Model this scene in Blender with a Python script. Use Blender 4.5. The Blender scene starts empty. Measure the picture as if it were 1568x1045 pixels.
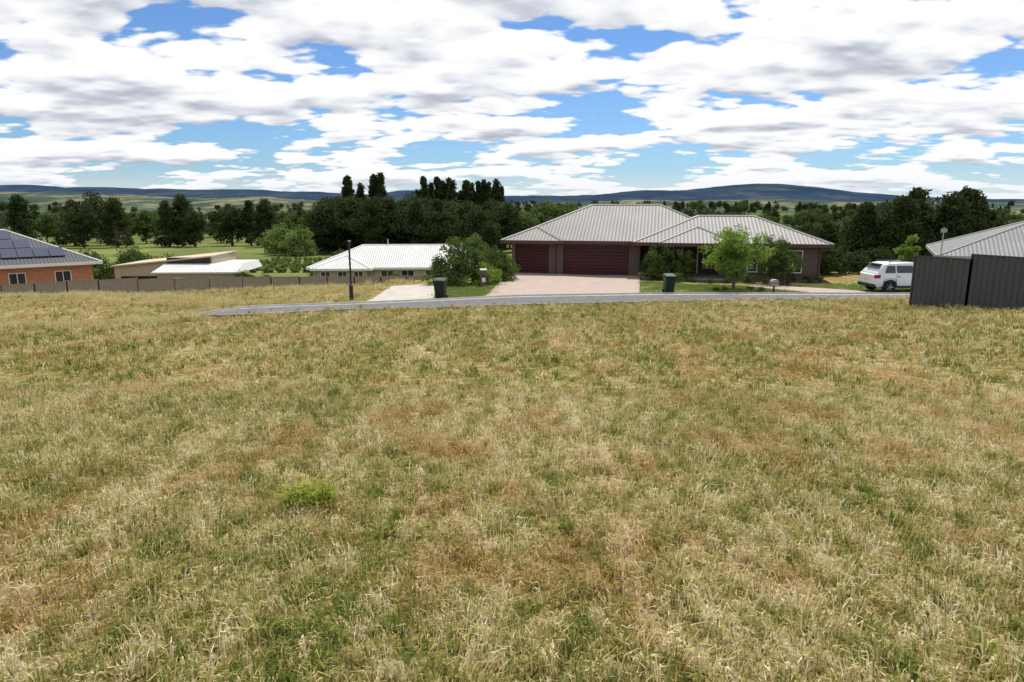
import bpy, math, numpy as np
from mathutils import Vector
rng=np.random.default_rng(7)
S=bpy.context.scene
S.view_settings.view_transform='Standard'
try: S.view_settings.look='None'
except: pass
S.view_settings.exposure=0
# ------------------------------------------------------------ helpers
def sm(a,b,x):
    t=np.clip((np.asarray(x,float)-a)/(b-a),0,1); return t*t*(3-2*t)
def link(o,parent=None):
    S.collection.objects.link(o)
    if parent: o.parent=parent
    return o
def empty(name,loc=(0,0,0),rz=0):
    e=bpy.data.objects.new(name,None); e.location=loc; e.rotation_euler=(0,0,rz); e.empty_display_size=.3
    return link(e)
def N(nt,t,**kw):
    n=nt.nodes.new(t)
    for k,v in kw.items(): setattr(n,k,v)
    return n
def ramp(nt,stops,interp='LINEAR'):
    r=nt.nodes.new('ShaderNodeValToRGB'); r.color_ramp.interpolation=interp
    el=r.color_ramp.elements
    while len(el)<len(stops): el.new(.5)
    for e,(p,c) in zip(el,stops): e.position=p; e.color=(*c,1)
    return r
def newmat(name):
    m=bpy.data.materials.new(name); m.use_nodes=True; nt=m.node_tree
    b=nt.nodes['Principled BSDF']; return m,nt,b
def mat(name,col,rough=.7,var=.15,scale=4,metal=0,bump=0,spec=.3):
    m,nt,b=newmat(name)
    g=N(nt,'ShaderNodeNewGeometry'); n=N(nt,'ShaderNodeTexNoise'); n.inputs['Scale'].default_value=scale; n.inputs['Detail'].default_value=6
    nt.links.new(g.outputs['Position'],n.inputs['Vector'])
    c=np.array(col)
    r=ramp(nt,[(.3,tuple(c*(1-var))),(.7,tuple(np.minimum(c*(1+var),.95)))])
    nt.links.new(n.outputs['Fac'],r.inputs[0]); nt.links.new(r.outputs[0],b.inputs['Base Color'])
    b.inputs['Roughness'].default_value=rough; b.inputs['Metallic'].default_value=metal
    b.inputs['Specular IOR Level'].default_value=spec
    if bump:
        bp=N(nt,'ShaderNodeBump'); bp.inputs['Strength'].default_value=bump; bp.inputs['Distance'].default_value=.02
        nt.links.new(n.outputs['Fac'],bp.inputs['Height']); nt.links.new(bp.outputs[0],b.inputs['Normal'])
    return m
def mesh_obj(name,V,F,mats,parent=None,mi=None,smooth=False,loc=None,uv=False):
    me=bpy.data.meshes.new(name); me.from_pydata([tuple(map(float,v)) for v in V],[],[tuple(map(int,f)) for f in F])
    for m in (mats if isinstance(mats,(list,tuple)) else [mats]): me.materials.append(m)
    if mi is not None: me.polygons.foreach_set('material_index',np.array(mi,dtype=np.int32))
    if smooth: me.polygons.foreach_set('use_smooth',np.ones(len(F),dtype=bool))
    if uv:
        u=me.uv_layers.new(name='UVMap')
        for p in me.polygons:
            n=p.normal; ud=Vector((0,0,1)).cross(n)
            if ud.length<1e-3: ud=Vector((1,0,0))
            ud.normalize(); vd=n.cross(ud)
            for li in p.loop_indices:
                co=me.vertices[me.loops[li].vertex_index].co
                u.data[li].uv=(co.dot(ud),co.dot(vd))
    me.update()
    o=bpy.data.objects.new(name,me)
    if loc is not None: o.location=loc
    link(o,parent); return o
BF=[(0,3,2,1),(4,5,6,7),(0,1,5,4),(1,2,6,5),(2,3,7,6),(3,0,4,7)]
class MB:
    def __init__(s): s.V=[];s.F=[];s.M=[]
    def box(s,x0,x1,y0,y1,z0,z1,m=0):
        b=len(s.V)
        s.V+=[(x0,y0,z0),(x1,y0,z0),(x1,y1,z0),(x0,y1,z0),(x0,y0,z1),(x1,y0,z1),(x1,y1,z1),(x0,y1,z1)]
        s.F+=[tuple(b+i for i in f) for f in BF]; s.M+=[m]*6
    def add(s,V,F,m=0):
        b=len(s.V); s.V+=list(map(tuple,V)); s.F+=[tuple(b+i for i in f) for f in F]; s.M+=[m]*len(F)
    def tube(s,p0,p1,r0,r1,m=0,n=8,cap=True):
        p0=Vector(p0);p1=Vector(p1);d=(p1-p0).normalized()
        a=d.orthogonal().normalized(); c=d.cross(a); V=[]
        for p,r in ((p0,r0),(p1,r1)):
            for i in range(n):
                t=2*math.pi*i/n; V.append(tuple(p+(a*math.cos(t)+c*math.sin(t))*r))
        F=[(i,(i+1)%n,n+(i+1)%n,n+i) for i in range(n)]
        if cap: F+=[tuple(range(n))[::-1],tuple(range(n,2*n))]
        s.add(V,F,m)
    def obj(s,name,mats,parent=None,bevel=0,uv=False,loc=None,smooth=False):
        o=mesh_obj(name,s.V,s.F,mats,parent,s.M,uv=uv,loc=loc,smooth=smooth)
        if bevel:
            b=o.modifiers.new('b','BEVEL'); b.width=bevel; b.segments=2; b.limit_method='ANGLE'
        return o
# ------------------------------------------------------------ terrain function (z, metres; camera stands at 0,0)
ty=np.arange(-80,9000,.5)
def table(P):
    p=np.array(P,float); z=np.interp(ty,p[:,0],p[:,1]); k=np.ones(9)/9
    zp=np.pad(z,4,mode='edge'); return np.convolve(zp,k,'valid')
far=[(141,-10.5),(244,-13.2),(600,-17),(1500,-17),(3000,-14),(9000,-5)]
TR=table([(-80,6),(0,0),(20,-2.0),(30,-2.95),(36,-3.32),(50,-3.55),(63,-3.6),(72,-6.8),(90,-7.9)]+far)
TL=table([(-80,6),(0,0),(20,-2.0),(30,-2.95),(36,-3.38),(38,-3.55),(41,-4.0),(44,-4.7),(48,-5.6),(55,-6.4),(70,-7.2),(90,-8.2)]+far)
road_far=np.array([(-60,18.5),(-40,21.5),(-28,24),(-20,25.6),(-14.2,27.5),(-10.4,30.2),(-5.7,32.6),(-.1,36),(7.8,37.3),(21.3,37.2),(45,37),(70,36)],float)
road_near=np.array([(-60,12.5),(-40,15.5),(-28,18),(-18,20.5),(-12.3,23.5),(-9,25.3),(-4.75,27.2),(0,30.2),(6.9,32),(20,31.8),(45,31.5),(70,30.5)],float)
def yfar(x): return np.interp(x,road_far[:,0],road_far[:,1])
def ynear(x): return np.interp(x,road_near[:,0],road_near[:,1])
def H(x,y):
    x=np.asarray(x,float);y=np.asarray(y,float)
    s=sm(40,55,y); x0=-32+s*24; x1=-6+s*5
    t=np.clip((x-x0)/(x1-x0),0,1); w=t*t*(3-2*t)
    z=np.interp(y,ty,TR)*w+np.interp(y,ty,TL)*(1-w)
    z=z+.03*np.clip(x-5,0,25)*(1-sm(27,36,y))*sm(2,14,y)
    yc=(yfar(x)+ynear(x))/2
    z=z-1.15*sm(-11,-17,x)*np.exp(-((y-yc)/3.6)**4)
    nb=(np.sin(x*.9+1.3*np.sin(y*.5))*.02+np.sin(y*1.1+x*.4)*.018+np.sin(x*.23+y*.31)*.06)
    z=z+nb*(1-sm(24,29,y)*(1-sm(39,43,y)))*(1-sm(2000,3000,y))
    f=sm(250,900,y)
    z=z+f*(5*np.sin(x*.004+1)+4*np.sin(x*.011+y*.004)+3*np.sin(y*.008))*.7
    return z
def Hf(x,y): return float(H(x,y))
# ------------------------------------------------------------ grass colour group
def grass_group():
    g=bpy.data.node_groups.new('grass_colour','ShaderNodeTree')
    g.interface.new_socket('Rand',in_out='INPUT',socket_type='NodeSocketFloat')
    g.interface.new_socket('Color',in_out='OUTPUT',socket_type='NodeSocketColor')
    I=g.nodes.new('NodeGroupInput');O=g.nodes.new('NodeGroupOutput');L=g.links.new
    geo=N(g,'ShaderNodeNewGeometry')
    def noise(sx,sy,det,off,rz=0):
        mp=N(g,'ShaderNodeMapping'); mp.inputs['Scale'].default_value=(sx,sy,.3); mp.inputs['Location'].default_value=(off,off*.7,0); mp.inputs['Rotation'].default_value=(0,0,rz)
        n=N(g,'ShaderNodeTexNoise'); n.inputs['Scale'].default_value=1; n.inputs['Detail'].default_value=det; n.inputs['Roughness'].default_value=.65
        L(geo.outputs['Position'],mp.inputs[0]); L(mp.outputs[0],n.inputs['Vector']); return n.outputs['Fac']
    a=noise(.5,.35,3,3); b=noise(5.5,3.2,4,11); c=noise(1.1,.8,5,31); d=noise(1.7,.09,2,51,.03)
    def M(op,x,y):
        m=N(g,'ShaderNodeMath',operation=op)
        for i,v in enumerate((x,y)):
            if isinstance(v,(int,float)): m.inputs[i].default_value=v
            else: L(v,m.inputs[i])
        return m.outputs[0]
    f=M('ADD',M('MULTIPLY',M('SUBTRACT',a,.5),.62),M('MULTIPLY',M('SUBTRACT',b,.5),2.1))
    f=M('ADD',f,M('MULTIPLY',M('SUBTRACT',d,.5),1.0))
    f=M('ADD',f,M('MULTIPLY',M('SUBTRACT',I.outputs[0],.5),.8)); f=M('ADD',f,.49)
    r=ramp(g,[(0,(.13,.19,.04)),(.25,(.25,.28,.075)),(.48,(.43,.38,.135)),(.70,(.61,.50,.23)),(1.0,(.80,.72,.50))])
    L(f,r.inputs[0])
    rr=ramp(g,[(.50,(0,0,0)),(.64,(1,1,1))]); L(c,rr.inputs[0])
    mx=N(g,'ShaderNodeMix',data_type='RGBA'); mx.inputs[7].default_value=(.53,.30,.13,1)
    L(M('MULTIPLY',rr.outputs[0],.48),mx.inputs[0]); L(r.outputs[0],mx.inputs[6])
    L(mx.outputs[2],O.inputs[0]); return g
GG=grass_group()
def grass_mat(name,tint=(1,1,1),fixed=None):
    m=bpy.data.materials.new(name); m.use_nodes=True; nt=m.node_tree; nt.nodes.clear(); L=nt.links.new
    at=N(nt,'ShaderNodeAttribute',attribute_name='rnd'); oi=N(nt,'ShaderNodeObjectInfo')
    if fixed:
        r=ramp(nt,fixed); src=r.outputs[0]
        ad=N(nt,'ShaderNodeMath',operation='MULTIPLY_ADD'); L(oi.outputs['Random'],ad.inputs[0]); ad.inputs[1].default_value=.35; 
        sb=N(nt,'ShaderNodeMath',operation='MULTIPLY_ADD'); L(at.outputs['Fac'],sb.inputs[0]); sb.inputs[1].default_value=.65; sb.inputs[2].default_value=0
        L(sb.outputs[0],ad.inputs[2]); L(ad.outputs[0],r.inputs[0])
    else:
        gg=N(nt,'ShaderNodeGroup'); gg.node_tree=GG; L(at.outputs['Fac'],gg.inputs[0]); src=gg.outputs[0]
    mx=N(nt,'ShaderNodeMix',data_type='RGBA',blend_type='MULTIPLY'); mx.inputs[0].default_value=1; mx.inputs[7].default_value=(*tint,1); L(src,mx.inputs[6])
    d=N(nt,'ShaderNodeBsdfDiffuse');t=N(nt,'ShaderNodeBsdfTranslucent');ms=N(nt,'ShaderNodeMixShader');ms.inputs[0].default_value=.35
    L(mx.outputs[2],d.inputs[0]);L(mx.outputs[2],t.inputs[0]);L(d.outputs[0],ms.inputs[1]);L(t.outputs[0],ms.inputs[2])
    o=N(nt,'ShaderNodeOutputMaterial');L(ms.outputs[0],o.inputs[0]); return m
# ------------------------------------------------------------ ground material
def ground_mat():
    m,nt,b=newmat('ground_grass_and_fields'); L=nt.links.new
    geo=N(nt,'ShaderNodeNewGeometry'); sep=N(nt,'ShaderNodeSeparateXYZ'); L(geo.outputs['Position'],sep.inputs[0])
    fn=N(nt,'ShaderNodeTexNoise'); fn.inputs['Scale'].default_value=22; fn.inputs['Detail'].default_value=8; fn.inputs['Roughness'].default_value=.8
    L(geo.outputs['Position'],fn.inputs['Vector'])
    gg=N(nt,'ShaderNodeGroup'); gg.node_tree=GG; L(fn.outputs['Fac'],gg.inputs[0])
    dk=ramp(nt,[(.38,(.22,.19,.165)),(.62,(.85,.82,.78))]); L(fn.outputs['Fac'],dk.inputs[0])
    near=N(nt,'ShaderNodeMix',data_type='RGBA',blend_type='MULTIPLY'); near.inputs[0].default_value=1; L(gg.outputs[0],near.inputs[6]); L(dk.outputs[0],near.inputs[7])
    vn=N(nt,'ShaderNodeTexNoise'); vn.inputs['Scale'].default_value=.035; vn.inputs['Detail'].default_value=8; vn.inputs['Roughness'].default_value=.65; L(geo.outputs['Position'],vn.inputs['Vector'])
    vr=ramp(nt,[(.3,(.075,.105,.028)),(.5,(.13,.155,.045)),(.7,(.22,.20,.075))]); L(vn.outputs['Fac'],vr.inputs[0])
    mp=N(nt,'ShaderNodeMapping'); mp.inputs['Scale'].default_value=(.0035,.0022,0); mp.inputs['Rotation'].default_value=(0,0,.3); L(geo.outputs['Position'],mp.inputs[0])
    vo=N(nt,'ShaderNodeTexVoronoi'); vo.inputs['Scale'].default_value=1; L(mp.outputs[0],vo.inputs['Vector'])
    sc=N(nt,'ShaderNodeSeparateColor'); L(vo.outputs['Color'],sc.inputs[0])
    pr=ramp(nt,[(0,(.05,.075,.03)),(.35,(.09,.12,.04)),(.65,(.15,.16,.06)),(.9,(.26,.225,.11)),(1,(.08,.11,.05))]); L(sc.outputs[0],pr.inputs[0])
    n2=N(nt,'ShaderNodeTexNoise'); n2.inputs['Scale'].default_value=.012; n2.inputs['Detail'].default_value=8; L(geo.outputs['Position'],n2.inputs['Vector'])
    tr=ramp(nt,[(.42,(1,1,1)),(.50,(.30,.38,.38))]); L(n2.outputs['Fac'],tr.inputs[0])
    pm=N(nt,'ShaderNodeMix',data_type='RGBA',blend_type='MULTIPLY'); pm.inputs[0].default_value=.9; L(pr.outputs[0],pm.inputs[6]); L(tr.outputs[0],pm.inputs[7])
    def step(a,c):
        r=N(nt,'ShaderNodeMapRange',interpolation_type='SMOOTHSTEP'); r.inputs[1].default_value=a; r.inputs[2].default_value=c; L(sep.outputs[1],r.inputs[0]); return r.outputs[0]
    m1=N(nt,'ShaderNodeMix',data_type='RGBA'); L(step(46,70),m1.inputs[0]); L(near.outputs[2],m1.inputs[6]); L(vr.outputs[0],m1.inputs[7])
    m2=N(nt,'ShaderNodeMix',data_type='RGBA'); L(step(260,420),m2.inputs[0]); L(m1.outputs[2],m2.inputs[6]); L(pm.outputs[2],m2.inputs[7])
    haze_mix=N(nt,'ShaderNodeMix',data_type='RGBA'); haze_mix.inputs[7].default_value=(.09,.13,.165,1)  # aerial haze put into the base colour: far ground turns bluish with distance
    f3=N(nt,'ShaderNodeMath',operation='MULTIPLY'); f3.inputs[1].default_value=.6; L(step(600,3500),f3.inputs[0]); L(f3.outputs[0],haze_mix.inputs[0]); L(m2.outputs[2],haze_mix.inputs[6])
    L(haze_mix.outputs[2],b.inputs['Base Color']); b.inputs['Roughness'].default_value=1; b.inputs['Specular IOR Level'].default_value=.05
    bp=N(nt,'ShaderNodeBump'); bp.inputs['Strength'].default_value=.8; bp.inputs['Distance'].default_value=.05; L(fn.outputs['Fac'],bp.inputs['Height']); L(bp.outputs[0],b.inputs['Normal'])
    return m
def lines(lo,hi,st,mx,gr):
    a=list(np.arange(lo,hi+1e-6,st)); v=hi; d=st
    while v<mx: d*=gr; v+=d; a.append(v)
    return a
xr=lines(0,45,.75,14000,1.09); xs=np.array([-v for v in xr[:0:-1]]+xr)
ys=np.array([-60,-40,-25,-15,-8]+lines(-4,75,.6,9000,1.06))
X,Y=np.meshgrid(xs,ys); Z=H(X,Y)
nx,ny=len(xs),len(ys); V=np.stack([X,Y,Z],-1).reshape(-1,3)
idx=np.arange(nx*ny).reshape(ny,nx)
F=np.stack([idx[:-1,:-1],idx[:-1,1:],idx[1:,1:],idx[1:,:-1]],-1).reshape(-1,4)
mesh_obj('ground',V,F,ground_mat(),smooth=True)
# ------------------------------------------------------------ draped sheets
def drape(name,quad,nu,nv,m,off=.02,mats=None,parent=None):
    q=np.array(quad,float); V=[]
    for j in range(nv+1):
        for i in range(nu+1):
            u=i/nu;v=j/nv
            p=q[0]*(1-u)*(1-v)+q[1]*u*(1-v)+q[2]*u*v+q[3]*(1-u)*v
            V.append((p[0],p[1],Hf(*p)+off))
    F=[(j*(nu+1)+i,j*(nu+1)+i+1,(j+1)*(nu+1)+i+1,(j+1)*(nu+1)+i) for j in range(nv) for i in range(nu)]
    return mesh_obj(name,V,F,m,parent,smooth=True)
def resample(P,n):
    P=np.array(P,float); t=np.concatenate([[0],np.cumsum(np.hypot(*np.diff(P,axis=0).T))]); u=np.linspace(0,t[-1],n)
    Q=np.stack([np.interp(u,t,P[:,0]),np.interp(u,t,P[:,1])],1)
    for _ in range(3): Q[1:-1]=(Q[:-2]+2*Q[1:-1]+Q[2:])/4
    return Q
asphalt=mat('asphalt',(.12,.12,.125),.9,.22,3,bump=.3)
concrete=mat('concrete',(.42,.39,.34),.85,.12,2,bump=.2)
kerbm=mat('kerb_concrete',(.36,.35,.325),.85,.15,3)
kerbn=mat('kerb_weathered',(.24,.225,.19),.9,.3,3)
drivem=mat('exposed_aggregate_driveway',(.36,.285,.24),.85,.08,1.2,bump=.1)
RF=resample(road_far,170);RN=resample(road_near,170)
V=[];nu=10
for a,b in zip(RN,RF):
    for i in range(nu+1):
        p=a+(b-a)*i/nu; V.append((p[0],p[1],Hf(*p)+.035))
F=[(j*(nu+1)+i,(j+1)*(nu+1)+i,(j+1)*(nu+1)+i+1,j*(nu+1)+i+1) for j in range(169) for i in range(nu)]
mesh_obj('road',V,F,asphalt,smooth=True)
def kerb(name,line,side,km,wd=1):
    V=[];prof=[(-.02,-.1),(-.02,.13),(.12*wd,.14),(.17*wd,.06),(.38*wd,.045),(.38*wd,-.1)]
    for i,p in enumerate(line):
        t=line[min(i+1,len(line)-1)]-line[max(i-1,0)]; t/=np.hypot(*t); n=np.array([t[1],-t[0]])*side
        for a,z in prof:
            q=p+n*a; V.append((q[0],q[1],Hf(*p)+z))
    k=len(prof)
    F=[(j*k+i,j*k+i+1,(j+1)*k+i+1,(j+1)*k+i) for j in range(len(line)-1) for i in range(k-1)]
    return mesh_obj(name,V,F,km)
kerb('road_kerb',RF,1,kerbm); kerb('road_kerb',RN,-1,kerbn,.6)
HR=math.radians(-12); HO=(0,51)
def hw(s,d): return (HO[0]+s*math.cos(HR)-d*math.sin(HR),HO[1]+s*math.sin(HR)+d*math.cos(HR))
drv1=[(-1.5,35.45),(7.0,37.3),hw(9.4,.1),hw(-.1,.1)]
drv2=[(-7.1,32.0),(-4.0,33.9),(-4.4,43),(-7.4,42)]
drv3=[(17.2,37.35),(21.6,37.35),(16.0,42.5),(14.2,41.2)]
drape('driveway',drv1,14,20,drivem,.05); drape('driveway',drv2,6,14,concrete,.05); drape('driveway',drv3,8,10,drivem,.05)
lawnm=grass_mat('lawn_green',fixed=[(0,(.12,.19,.04)),(.5,(.20,.26,.07)),(1,(.38,.36,.15))])
lawn1=[(7.3,37.6),(16.9,37.6),(13.6,41.5),hw(9.6,-5.0)]
lawn2=[(-4.0,34.2),(-1.7,35.6),(-.6,43),(-4.2,42.5)]
lawn3=[(21.9,37.5),(34,37.5),(30,43.5),(17,43.2)]
lm=mat('lawn_ground',(.16,.20,.055),1,.35,6)
for q in (lawn1,lawn2,lawn3): drape('lawn',q,12,10,lm,.022)
bed=mat('garden_mulch',(.12,.085,.055),1,.3,9)
drape('garden_bed',[hw(9.5,-3.2),hw(21.6,-4.2),hw(21.6,-1.1),hw(9.5,1.0)],16,6,bed,.035)
# ------------------------------------------------------------ scatter system
def scatter(name,pts,scl,tmpl):
    col=bpy.data.collections.new(name+'_clumps')
    for o in tmpl: col.objects.link(o)
    me=bpy.data.meshes.new(name); me.from_pydata([tuple(p) for p in pts],[],[])
    a=me.attributes.new('scl','FLOAT','POINT'); a.data.foreach_set('value',np.array(scl,dtype=np.float32))
    ob=bpy.data.objects.new(name,me); link(ob)
    ng=bpy.data.node_groups.new(name+'_gn','GeometryNodeTree')
    ng.interface.new_socket('Geometry',in_out='INPUT',socket_type='NodeSocketGeometry'); ng.interface.new_socket('Geometry',in_out='OUTPUT',socket_type='NodeSocketGeometry')
    gi=ng.nodes.new('NodeGroupInput');go=ng.nodes.new('NodeGroupOutput');ip=ng.nodes.new('GeometryNodeInstanceOnPoints')
    ci=ng.nodes.new('GeometryNodeCollectionInfo'); ci.inputs['Collection'].default_value=col; ci.inputs['Separate Children'].default_value=True; ci.inputs['Reset Children'].default_value=True
    rv=ng.nodes.new('FunctionNodeRandomValue'); rv.data_type='FLOAT_VECTOR'; rv.inputs[0].default_value=(0,0,0); rv.inputs[1].default_value=(0.12,0.12,6.283)
    na=ng.nodes.new('GeometryNodeInputNamedAttribute'); na.data_type='FLOAT'; na.inputs['Name'].default_value='scl'
    L=ng.links.new
    L(gi.outputs[0],ip.inputs['Points']);L(ci.outputs[0],ip.inputs['Instance']);ip.inputs['Pick Instance'].default_value=True
    L(rv.outputs[0],ip.inputs['Rotation']);L(na.outputs[0],ip.inputs['Scale']);L(ip.outputs[0],go.inputs[0])
    md=ob.modifiers.new('scatter','NODES'); md.node_group=ng; return ob
def blades(name,n,rad,h0,h1,w,m,seed,lean=.5,seed_heads=0,flowers=0,fm=None,cl=0,cs=.025):
    r=np.random.default_rng(seed); V=[];F=[];C=[];M=[];cv=0;ca=0
    for i in range(n):
        if cl: 
            if i%cl==0: cc=r.normal(0,rad*.5,2); cv=r.uniform(-.35,.35); ca=r.uniform(0,6.283)
            x,y=cc+r.normal(0,cs,2)
            a=ca+r.normal(0,.9)
        else: x,y=r.normal(0,rad*.5,2); a=r.uniform(0,6.283)
        h=r.uniform(h0,h1)*(.6+.8*r.random()); l=r.uniform(.1,1)*lean*h; b=r.uniform(0,6.283)
        dx,dy=math.cos(a)*l,math.sin(a)*l; wx,wy=math.cos(b)*w,math.sin(b)*w; k=len(V)
        V+=[(x-wx,y-wy,-.02),(x+wx,y+wy,-.02),(x+dx*.35+wx*.8,y+dy*.35+wy*.8,h*.6),(x+dx*.35-wx*.8,y+dy*.35-wy*.8,h*.6),(x+dx,y+dy,h*(1-.35*min(lean,1.5)))]
        F+=[(k,k+1,k+2,k+3),(k+3,k+2,k+4)]; v=float(np.clip(r.random()+cv,-.25,1.25)); C+=[v]*5; M+=[0,0]
        if r.random()<seed_heads:
            k=len(V); tx,ty_,tz=x+dx,y+dy,h*(1-.35*lean); q=w*2.2
            V+=[(tx-q,ty_,tz),(tx,ty_+q,tz-.01),(tx+q,ty_,tz),(tx+dx*.15,ty_+dy*.15,tz+h*.22)]; F+=[(k,k+1,k+2,k+3)]; C+=[min(v+.4,1)]*4; M+=[0]
        if r.random()<flowers:
            k=len(V); tx,ty_,tz=x+dx,y+dy,h*(1-.35*lean)+.01; q=.006
            V+=[(tx-q,ty_,tz),(tx,ty_-q,tz),(tx+q,ty_,tz),(tx,ty_+q,tz),(tx,ty_,tz+.009)]; F+=[(k,k+1,k+4),(k+1,k+2,k+4),(k+2,k+3,k+4),(k+3,k,k+4)]; C+=[v]*5; M+=[1]*4
    me=bpy.data.meshes.new(name); me.from_pydata(V,[],F); me.materials.append(m)
    if fm: me.materials.append(fm)
    me.polygons.foreach_set('material_index',np.array(M,dtype=np.int32))
    a=me.attributes.new('rnd','FLOAT','POINT'); a.data.foreach_set('value',np.array(C,dtype=np.float32)); me.update()
    return bpy.data.objects.new(name,me)
def inpoly(x,y,P):
    r=np.zeros(len(x),bool); j=len(P)-1
    for i in range(len(P)):
        xi,yi=P[i];xj,yj=P[j]
        r^=((yi>y)!=(yj>y))&(x<(xj-xi)*(y-yi)/(yj-yi+1e-12)+xi); j=i
    return r
gm=grass_mat('field_grass'); fl=mat('clover_flower',(.30,.12,.30),.8)
T=[blades('grass_clump',100,.30,.02,.055,.003,gm,1,1.4,.05,cl=8,cs=.04),
   blades('grass_clump',90,.30,.03,.09,.0027,gm,2,1.1,.2,cl=10,cs=.035),
   blades('grass_clump',100,.32,.02,.05,.0036,gm,3,1.6,0,.008,fl),
   blades('grass_clump',90,.28,.06,.15,.0027,gm,4,.9,.25,cl=15),
   blades('grass_clump',110,.30,.03,.09,.0036,gm,5,1.4,.05,cl=22),
   blades('grass_clump',100,.22,.05,.13,.0032,gm,6,1.1,.1,cl=28)]
TM=[blades('grass_patch',60,.42,.03,.07,.0062,gm,31,1.4,.1,cl=8),blades('grass_patch',60,.40,.03,.09,.006,gm,32,1.1,.15,cl=12),
    blades('grass_patch',60,.42,.03,.06,.0068,gm,33,1.6,.05,cl=10,cs=.05),blades('grass_patch',60,.35,.06,.15,.0058,gm,34,.9,.3,cl=15,cs=.03)]
x=rng.uniform(-13,13,30000);y=rng.uniform(.8,9,30000)
k=(np.abs(x)<y*.95+1.0); x,y=x[k][:6000],y[k][:6000]
P=[(a,b,c) for a,b,c in zip(x,y,H(x,y))]; s=list(rng.uniform(.6,1.3,len(x)))
scatter('grass',P,s,T)
x=rng.uniform(-36,36,40000);y=8.5+26*rng.random(40000)**.8
k=(np.abs(x)<y*.92+2)&(y<ynear(x)-.1)&~((x>15.3)&(y<26)&(x>15.3+(26-y)*.53)); x,y=x[k][:9500],y[k][:9500]
P=[(a,b,c) for a,b,c in zip(x,y,H(x,y))]; s=list(rng.uniform(.7,1.5,len(x)))
x=rng.uniform(-10,30,500); y=ynear(x)-rng.uniform(.05,.5,500); P+=[(a,b,c) for a,b,c in zip(x,y,H(x,y))]; s+=list(rng.uniform(1.3,2.0,500))
scatter('grass',P,s,TM)
gd=grass_mat('dry_tall_grass',fixed=[(0,(.26,.27,.09)),(.35,(.46,.40,.17)),(.7,(.66,.55,.27)),(1,(.76,.68,.44))])
TT=[blades('tall_grass_clump',90,.5,.18,.34,.006,gd,11,.5,.5),blades('tall_grass_clump',80,.5,.12,.26,.006,gd,12,.6,.4)]
x=rng.uniform(-55,-5,16000);y=rng.uniform(24,50,16000)
k=(y>yfar(x)+.5)&~inpoly(x,y,drv2)&((x<-7.2)|(y<31)); 
k&=(rng.random(len(x))<.12+.8*sm(.3,.8,np.sin(x*.35+y*.6)*.5+.5)); x,y=x[k][:2200],y[k][:2200]
P=[(a,b,c) for a,b,c in zip(x,y,H(x,y))]; s=list(rng.uniform(.4,1.0,len(x)))
x=rng.uniform(-45,-11,1800); y=ynear(x)-rng.random(1800)**1.5*4.5-.1
P+=[(a,b,c) for a,b,c in zip(x,y,H(x,y))]; s+=list(rng.uniform(.4,.9,len(x)))
scatter('dry_grass',P,s,TT)
x=rng.uniform(-50,-7,9000);y=rng.uniform(24,46,9000); k=(y>yfar(x)+.5)&~inpoly(x,y,drv2); x,y=x[k][:2600],y[k][:2600]
scatter('verge_grass',[(a,b,c) for a,b,c in zip(x,y,H(x,y))],list(rng.uniform(1,1.8,len(x))),TM)
LT=[blades('lawn_clump',80,.5,.03,.06,.008,lawnm,21,.8),blades('lawn_clump',80,.5,.04,.08,.008,lawnm,22,.8)]
P=[];s=[]
for q,n in ((lawn1,600),(lawn2,350),(lawn3,600)):
    q=np.array(q); u=rng.random(n)[:,None];v=rng.random(n)[:,None]
    p=q[0]*(1-u)*(1-v)+q[1]*u*(1-v)+q[2]*u*v+q[3]*(1-u)*v
    P+=[(a,b,c+.02) for (a,b),c in zip(p,H(p[:,0],p[:,1]))]; s+=list(rng.uniform(.7,1.3,n))
scatter('lawn_grass',P,s,LT)
gt=grass_mat('tussock_green',fixed=[(0,(.11,.17,.02)),(.45,(.36,.40,.07)),(1,(.62,.58,.18))])
for (tx_,ty_,n_) in ((-1.43,4.28,1),(-1.30,4.34,2)):
    o=blades('grass_tussock',330,.085,.15,.24,.0045,gt,40+n_,.85); o.location=(tx_,ty_,Hf(tx_,ty_)); link(o)
# ------------------------------------------------------------ foliage
def leaf_mat(name,c0,c1,tr=.3):
    m=bpy.data.materials.new(name); m.use_nodes=True; nt=m.node_tree; nt.nodes.clear(); L=nt.links.new
    at=N(nt,'ShaderNodeAttribute',attribute_name='rnd'); oi=N(nt,'ShaderNodeObjectInfo')
    a=N(nt,'ShaderNodeMath',operation='MULTIPLY_ADD'); L(oi.outputs['Random'],a.inputs[0]); a.inputs[1].default_value=.25; L(at.outputs['Fac'],a.inputs[2])
    r=ramp(nt,[(0,c0),(1.0,c1)]); L(a.outputs[0],r.inputs[0])
    d=N(nt,'ShaderNodeBsdfDiffuse')
    t=N(nt,'ShaderNodeBsdfTranslucent');ms=N(nt,'ShaderNodeMixShader');ms.inputs[0].default_value=tr
    L(r.outputs[0],d.inputs[0]);L(r.outputs[0],t.inputs[0]);L(d.outputs[0],ms.inputs[1]);L(t.outputs[0],ms.inputs[2])
    o=N(nt,'ShaderNodeOutputMaterial');L(ms.outputs[0],o.inputs[0]); return m
bark=mat('bark',(.13,.10,.075),.95,.3,6,bump=.4)
L_bright=leaf_mat('leaves_bright',(.08,.15,.025),(.26,.38,.08),.45)
L_mid=leaf_mat('leaves_mid',(.045,.075,.022),(.125,.18,.05))
L_dark=leaf_mat('leaves_dark',(.022,.034,.015),(.072,.095,.036),.2)
L_willow=leaf_mat('leaves_willow',(.08,.13,.03),(.20,.27,.08))
L_grey=leaf_mat('leaves_eucalypt',(.05,.065,.04),(.13,.155,.09),.25)
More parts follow.
